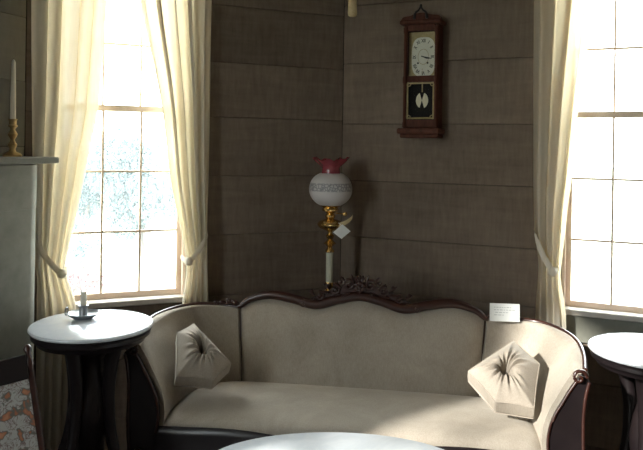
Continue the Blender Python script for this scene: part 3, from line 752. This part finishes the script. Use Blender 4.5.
    sp = [(0.47, 0.40), (0.455, 0.425), (0.36, 0.440), (0.22, 0.444), (0.10, 0.438), (0.03, 0.430), (-0.002, 0.419), (-0.018, 0.405), (-0.024, 0.390), (-0.020, 0.375)]
    sp = spline(sp, 28); rows = []
    for y, z in sp:
        h = hw(min(0.44, max(0.0, y))); row = []
        for k in range(61):
            u = -1 + 2 * k / 60; bow = -0.035 * (1 - u * u) * max(0, 1 - y / 0.35)
            crown = 0.012 * (1 - u ** 4) * (1 if z > 0.39 else 0.3) - 0.03 * abs(u) ** 24
            row.append((u * h, y + bow, z + crown))
        rows.append(row)
    MB().grid(rows).build('seat_upholstery', VELVET, e, smooth=70)
    # seat rail
    rows = []
    for y, z in ((-0.018, 0.392), (-0.034, 0.384), (-0.040, 0.36), (-0.034, 0.325), (-0.046, 0.29), (-0.040, 0.235), (-0.01, 0.225), (0.0, 0.38)):
        rows.append([(u * 0.90, y - 0.035 * (1 - u * u), z - 0.012 * math.cos(math.pi * 2 * u)) for u in [-1 + 2 * k / 48 for k in range(49)]])
    MB().grid(rows, close_v=True).build('front_rail', BLACKW, e, smooth=50)  # darkened like the arm panels, shade of the sofa front included in the colour
    MB().box(-0.60, 0.60, 0.47, 0.50, 0.20, 0.33).build('rear_rail', WOOD, e)
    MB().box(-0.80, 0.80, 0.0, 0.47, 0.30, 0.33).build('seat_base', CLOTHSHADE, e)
    for s in (-1, 1):
        MB().tube(spline([(s * 0.87, -0.03, 0.27), (s * 0.90, -0.06, 0.20), (s * 0.895, -0.055, 0.12), (s * 0.88, -0.04, 0.05), (s * 0.90, -0.07, 0.012)], 18),
                  [0.045, 0.047, 0.047, 0.045, 0.042, 0.038, 0.034, 0.031, 0.028, 0.026, 0.024, 0.022, 0.021, 0.021, 0.022, 0.022, 0.018, 0.012], 12).build('leg', WOOD, e, smooth=60)
        MB().tube(spline([(s * 0.55, 0.485, 0.25), (s * 0.56, 0.51, 0.12), (s * 0.57, 0.56, 0.0)], 10), [0.032 - 0.0012 * k for k in range(10)], 10).build('leg', WOOD, e, smooth=60)
sofa()

# ------------------------------------------------------------------ tufted cushions
def cushion(corners, center, normal, up, label, seed, th=0.045):
    """Five-cornered box cushion, pulled in at the middle by a button."""
    rnd = random.Random(seed); n = Vector(normal).normalized()
    xax = Vector(up).cross(n).normalized(); yax = n.cross(xax)
    M = Matrix((( xax.x, yax.x, n.x, center[0]), (xax.y, yax.y, n.y, center[1]), (xax.z, yax.z, n.z, center[2]), (0, 0, 0, 1)))
    e = tag(empty('tufted_cushion', M), label, 'cushion', 'tufted velvet cushions on the sofa')
    nc = len(corners); NA = 120
    def outline(a):                                          # concave-sided polygon
        f = a * nc; i = int(f) % nc; t = f - int(f)
        p, q = Vector(corners[i]), Vector(corners[(i + 1) % nc]); m = p.lerp(q, t)
        return m * (1 - 0.02 * math.sin(math.pi * t))
    ph = [rnd.uniform(0, 6.28) for _ in range(3)]; pleats = [rnd.uniform(-0.3, 0.3) for _ in range(NA + 1)]
    def h(r, a):
        A = a * 2 * math.pi
        ring = math.sin(math.pi * min(1, r ** 0.75)) * 0.052
        pl = (math.sin(17 * A + ph[0]) + 0.6 * math.sin(11 * A + ph[1]) + 0.5 * math.sin(29 * A + ph[2])) * 0.0058 * math.exp(-((r - 0.33) / 0.30) ** 2)
        cr = abs(math.sin(math.pi * ((a * nc) % 1.0)))
        return th + ring + pl - 0.070 * math.exp(-(r / 0.17) ** 2) - 0.006 * (1 - cr) * r * r
    rows = []
    for j in range(24):
        r = (j / 23); row = []
        for k in range(NA):
            a = k / NA; p = outline(a) * r; row.append((p.x, p.y, h(r, a)))
        rows.append(row)
    for zz, gr in ((0.6, 1.012), (0.0, 1.02), (-0.6, 1.012), (-1.0, 1.0)):
        row = []
        for k in range(NA):
            a = k / NA; p = outline(a) * gr; row.append((p.x, p.y, zz * h(1, a)))
        rows.append(row)
    for j in range(10):
        r = 1 - (j + 1) / 10; row = []
        for k in range(NA):
            a = k / NA; p = outline(a) * r; row.append((p.x, p.y, -th - 0.02 * math.sin(math.pi * r)))
        rows.append(row)
    MB().grid(rows, close_u=True).build('cover', CUSH, e, smooth=60)
    for zz in (1, -1):
        MB().tube([(*(outline(k / NA) * 1.006), zz * h(1, k / NA)) for k in range(NA + 1)], 0.0024, 6, cap=False).build('piping', CUSH, e, smooth=60)
    MB().ball((0, 0, th - 0.052), (0.013, 0.013, 0.007), 12, 8).build('button', CUSH, e)
    return e
cushion([(0.041, 0.169), (-0.152, -0.005), (-0.038, -0.138), (0.115, -0.150), (0.146, 0.061)], (0.806, 2.988, 0.609), (-0.15, -0.62, 0.77), (0, 0, 1),
        'beige tufted cushion leaning against the right arm of the sofa', 4)
cushion([(-0.024, 0.166), (-0.104, 0.122), (-0.128, -0.102), (0.033, -0.135), (0.122, -0.062)], (-0.538, 3.185, 0.616), (0.22, -0.62, 0.75), (0, 0, 1),
        'beige tufted cushion leaning against the left arm of the sofa', 9)

# ------------------------------------------------------------------ card on the sofa back
cd = empty('display_card', SOFA_M @ Matrix.Translation((0.700, 0.520, 0.778)) @ Matrix.Rotation(R(-6), 4, 'X') @ Matrix.Rotation(R(6), 4, 'Z'))
tag(cd, 'small white lettered card propped on the right of the sofa back', 'card')
MB().box(-0.071, 0.071, -0.001, 0.001, 0.0, 0.084).build('sheet', PAPER, cd, smooth=0)
for z, a, b in ((0.064, -0.05, 0.03), (0.052, -0.05, 0.05), (0.040, -0.045, 0.02), (0.028, -0.05, 0.0)):
    x = a
    while x < b:
        w = random.uniform(0.006, 0.016); MB().box(x, min(x + w, b), -0.0016, -0.001, z, z + 0.0035).build('lettering', INK, cd, smooth=0); x += w + 0.004

# ------------------------------------------------------------------ round marble-topped side tables
def side_table(loc, rz, z, label):
    e = tag(empty('side_table', Matrix.Translation((loc[0], loc[1], 0)) @ Matrix.Rotation(rz, 4, 'Z')), label, 'table', 'round marble-topped side tables')
    rr = 0.257
    MB().lathe([(0, z), (rr - 0.012, z), (rr - 0.003, z - 0.004), (rr, z - 0.011), (rr - 0.004, z - 0.018), (rr - 0.015, z - 0.022), (0, z - 0.022)], 64).build('marble_top', MARBLE, e, smooth=30)
    MB().lathe([(0, z - 0.0225), (rr - 0.022, z - 0.0225), (rr - 0.010, z - 0.032), (rr - 0.012, z - 0.046), (rr - 0.03, z - 0.060), (rr - 0.035, z - 0.072), (rr - 0.05, z - 0.074), (0, z - 0.074)], 64).build('apron', BLACKW, e, smooth=40)
    MB().lathe([(0, z - 0.075), (0.10, z - 0.075), (0.09, z - 0.10), (0.055, z - 0.14), (0.05, z - 0.2), (0.075, z - 0.28), (0.092, z - 0.36), (0.085, z - 0.44), (0.055, z - 0.50), (0.06, z - 0.54), (0.04, z - 0.58), (0.02, z - 0.62), (0, z - 0.63)], 32).build('pedestal', BLACKW, e, smooth=50)
    for k in range(4):
        a = k * math.pi / 2 + math.pi / 4; c, s = math.cos(a), math.sin(a)
        pts = spline([(0.125, z - 0.076), (0.11, z - 0.13), (0.095, z - 0.22), (0.092, z - 0.32), (0.105, z - 0.44), (0.14, z - 0.56), (0.18, z - 0.66), (0.215, 0.06), (0.24, 0.018)], 30)
        MB().tube([(r * c, r * s, q) for r, q in pts], [0.040 - 0.0008 * i for i in range(30)], 10, flat=0.8).build('leg', BLACKW, e, smooth=60)
    return e
side_table((-0.973, 2.962), R(24), 0.83, 'round marble-topped dark table under the left window, holding a chamberstick')
side_table((1.39, 2.86), R(2), 0.785, 'round marble-topped dark table in sunlight beside the right sofa arm')

# chamberstick on the left table
def chamberstick():
    p = Vector((-1.040, 3.045, 0.83))
    e = tag(empty('chamberstick', Matrix.Translation(p)), 'grey metal chamberstick dish with ring handle on the left table', 'candle holder')
    MB().lathe([(0, 0), (0.040, 0), (0.045, 0.004), (0.062, 0.014), (0.069, 0.022), (0.071, 0.024), (0.068, 0.025), (0.058, 0.017), (0.04, 0.008), (0, 0.007)], 36).build('dish', PEWTER, e, smooth=50)
    MB().lathe([(0, 0.007), (0.022, 0.007), (0.018, 0.014), (0.017, 0.05), (0.023, 0.054), (0.023, 0.057), (0.015, 0.057), (0.015, 0.05), (0, 0.05)], 20).build('socket', PEWTER, e)
    MB().tube([(-0.062 + 0.0, -0.012 + 0.018 * math.cos(t) - 0.02, 0.036 + 0.016 * math.sin(t)) for t in [2 * math.pi * k / 20 for k in range(21)]], 0.003, 6, cap=False).build('handle', PEWTER, e, smooth=60)
    c = MB().lathe([(0, 0), (0.0135, 0), (0.0135, 0.06), (0.010, 0.066), (0, 0.067)], 16).build('candle_stub', WAX); c.location = p + Vector((0, 0, 0.0505))
    tag(c, 'short white candle stub in the chamberstick on the left table', 'candle')
    MB().tube([(0, 0, 0.066), (0.001, 0, 0.074)], 0.001, 5).build('wick', BLACKP, c)
chamberstick()

# ------------------------------------------------------------------ oval marble coffee table in front of the sofa
def coffee():
    e = tag(empty('coffee_table', (0.068, 2.375, 0)), 'low oval white marble-topped table in front of the sofa', 'table')
    A, B, z = 0.475, 0.30, 0.50
    def ov(prof, n=72):
        rows = [[((A + d) * math.cos(t), (B + d) * math.sin(t), q) for t in [2 * math.pi * k / n for k in range(n)]] for d, q in prof]
        mb = MB().grid(rows, close_u=True)
        mb.f.append(tuple(range(n))); mb.f.append(tuple(range((len(prof) - 1) * n, len(prof) * n))); return mb
    ov([(-0.012, z), (-0.003, z - 0.004), (0, z - 0.011), (-0.004, z - 0.019), (-0.015, z - 0.022)]).build('marble_top', MARBLE, e, smooth=30)
    ov([(-0.04, z - 0.0225), (-0.03, z - 0.04), (-0.04, z - 0.07), (-0.06, z - 0.078)]).build('apron', BLACKW, e)
    MB().lathe([(0, z - 0.078), (0.08, z - 0.078), (0.05, z - 0.13), (0.06, z - 0.2), (0.075, z - 0.26), (0.04, z - 0.32), (0, z - 0.34)], 24).build('pedestal', BLACKW, e)
    for sx in (-1, 1):
        for sy in (-1, 1):
            pts = spline([(sx * 0.26, sy * 0.16, z - 0.08), (sx * 0.22, sy * 0.13, z - 0.2), (sx * 0.24, sy * 0.15, z - 0.33), (sx * 0.32, sy * 0.2, 0.06), (sx * 0.35, sy * 0.22, 0.014)], 20)
            MB().tube(pts, [0.032 - 0.0009 * k for k in range(20)], 10).build('leg', BLACKW, e, smooth=60)
coffee()

# ------------------------------------------------------------------ needlepoint fire screen in front of the mantel
def fire_screen():
    base = Vector((-0.853, 2.36, 0)); d = Vector((-0.75, -0.66, 0)).normalized(); rot = math.atan2(-d.y, -d.x)
    # local x = towards the visible post, z up the leaning frame
    lean_w = Vector((-0.205, 0.145, 0.865))
    X = -d; Z = lean_w.normalized(); Y = Z.cross(X).normalized(); X = Y.cross(Z)
    M = Matrix(((X.x, Y.x, Z.x, base.x), (X.y, Y.y, Z.y, base.y), (X.z, Y.z, Z.z, base.z), (0, 0, 0, 1)))
    e = tag(empty('fire_screen', M), 'dark wooden fire screen with a floral needlepoint panel, below the mantel', 'fire screen')
    L = lean_w.length; W = 0.56
    for x in (0, -W):
        MB().lathe([(0, 0.02), (0.018, 0.02), (0.013, 0.06), (0.017, 0.09), (0.012, 0.13), (0.012, L - 0.08), (0.017, L - 0.065), (0.012, L - 0.05), (0.009, L - 0.03), (0.015, L - 0.012), (0.008, L), (0, L + 0.003)], 14, (x, 0, 0)).build('post', WOOD, e, smooth=50)
        MB().tube(spline([(x, 0.12, -0.02 + 0.035), (x, 0.05, 0.045), (x, 0, 0.06), (x, -0.05, 0.05), (x, -0.12, 0.01)], 14), 0.014, 8).build('foot', WOOD, e, smooth=60)
    MB().box(-W + 0.012, -0.012, -0.012, 0.012, L * 0.872, L - 0.03, 0.003).build('top_panel', BLACKW, e, smooth=0)
    MB().box(-W + 0.012, -0.012, -0.012, 0.012, 0.10, 0.14, 0.003).build('bottom_rail', WOOD, e, smooth=0)
    MB().box(-W + 0.013, -0.013, -0.006, 0.006, 0.142, L * 0.870).build('needlepoint_panel', FLORAL, e, smooth=0)
fire_screen()

# ------------------------------------------------------------------ outdoors, seen through the panes
g = MB().box(-60, 60, -30, 90, -0.75, -0.6).build('ground', LAWN, smooth=0); struct(g)
def shrub(loc, rx, rz, n, mat, name, label, cat, seed, group=None):
    rnd = random.Random(seed); e = tag(empty(name, loc), label, cat, group); mb = MB()
    lumps = [(Vector((rnd.uniform(-0.6, 0.6) * rx, rnd.uniform(-0.5, 0.5) * rx, rz * rnd.uniform(0.35, 0.8))), rnd.uniform(0.35, 0.6)) for _ in range(9)]
    for _ in range(n):
        c, q = rnd.choice(lumps); v = Vector((rnd.gauss(0, 1), rnd.gauss(0, 1), rnd.gauss(0, 1))).normalized() * rnd.uniform(0.55, 1) ** 0.5
        p = c + Vector((v.x * rx * q, v.y * rx * q, v.z * rz * q * 0.55))
        if p.z < 0.02: p.z = rnd.uniform(0.02, 0.2)
        a = Euler((rnd.uniform(0, 6), rnd.uniform(0, 6), rnd.uniform(0, 6))).to_matrix(); s = rnd.uniform(0.035, 0.07) * (0.5 + rx * 0.35)
        mb.add([p + a @ Vector(w) for w in ((-s, 0, 0), (0, -s * 0.5, 0), (s, 0, 0), (0, s * 0.5, 0))], [(0, 1, 2, 3)])
    f = mb.build('foliage', mat, e, smooth=0); f['kind'] = 'stuff'
    st = MB()
    for k in range(5):
        c, _ = lumps[k]; st.tube([(0, 0, 0), (c.x * 0.5, c.y * 0.5, c.z * 0.5), tuple(c)], [0.05, 0.035, 0.015], 6)
    st.build('stems', BARK, e)
shrub((-3.35, 13.2, -0.6), 1.0, 2.5, 10400, LEAF, 'garden_tree', 'broad hazy tree seen through the middle panes of the left window', 'tree', 1, 'garden trees')
shrub((-2.55, 14.5, -0.6), 0.8, 2.1, 7200, LEAF, 'garden_tree', 'smaller hazy tree behind the right panes of the left window', 'tree', 2, 'garden trees')
shrub((-4.9, 14.0, -0.6), 0.7, 2.2, 6000, LEAF, 'garden_tree', 'hazy tree at the left edge of the left window', 'tree', 3, 'garden trees')
shrub((-3.95, 11.6, -0.6), 0.45, 0.75, 700, LEAF, 'garden_shrub', 'small rounded shrub low in the left panes of the left window', 'shrub', 4)
shrub((-3.55, 10.2, -0.6), 0.50, 0.28, 800, LEAF2, 'flower_bed', 'low pink flowering clump at the bottom left of the left window', 'flowers', 5)
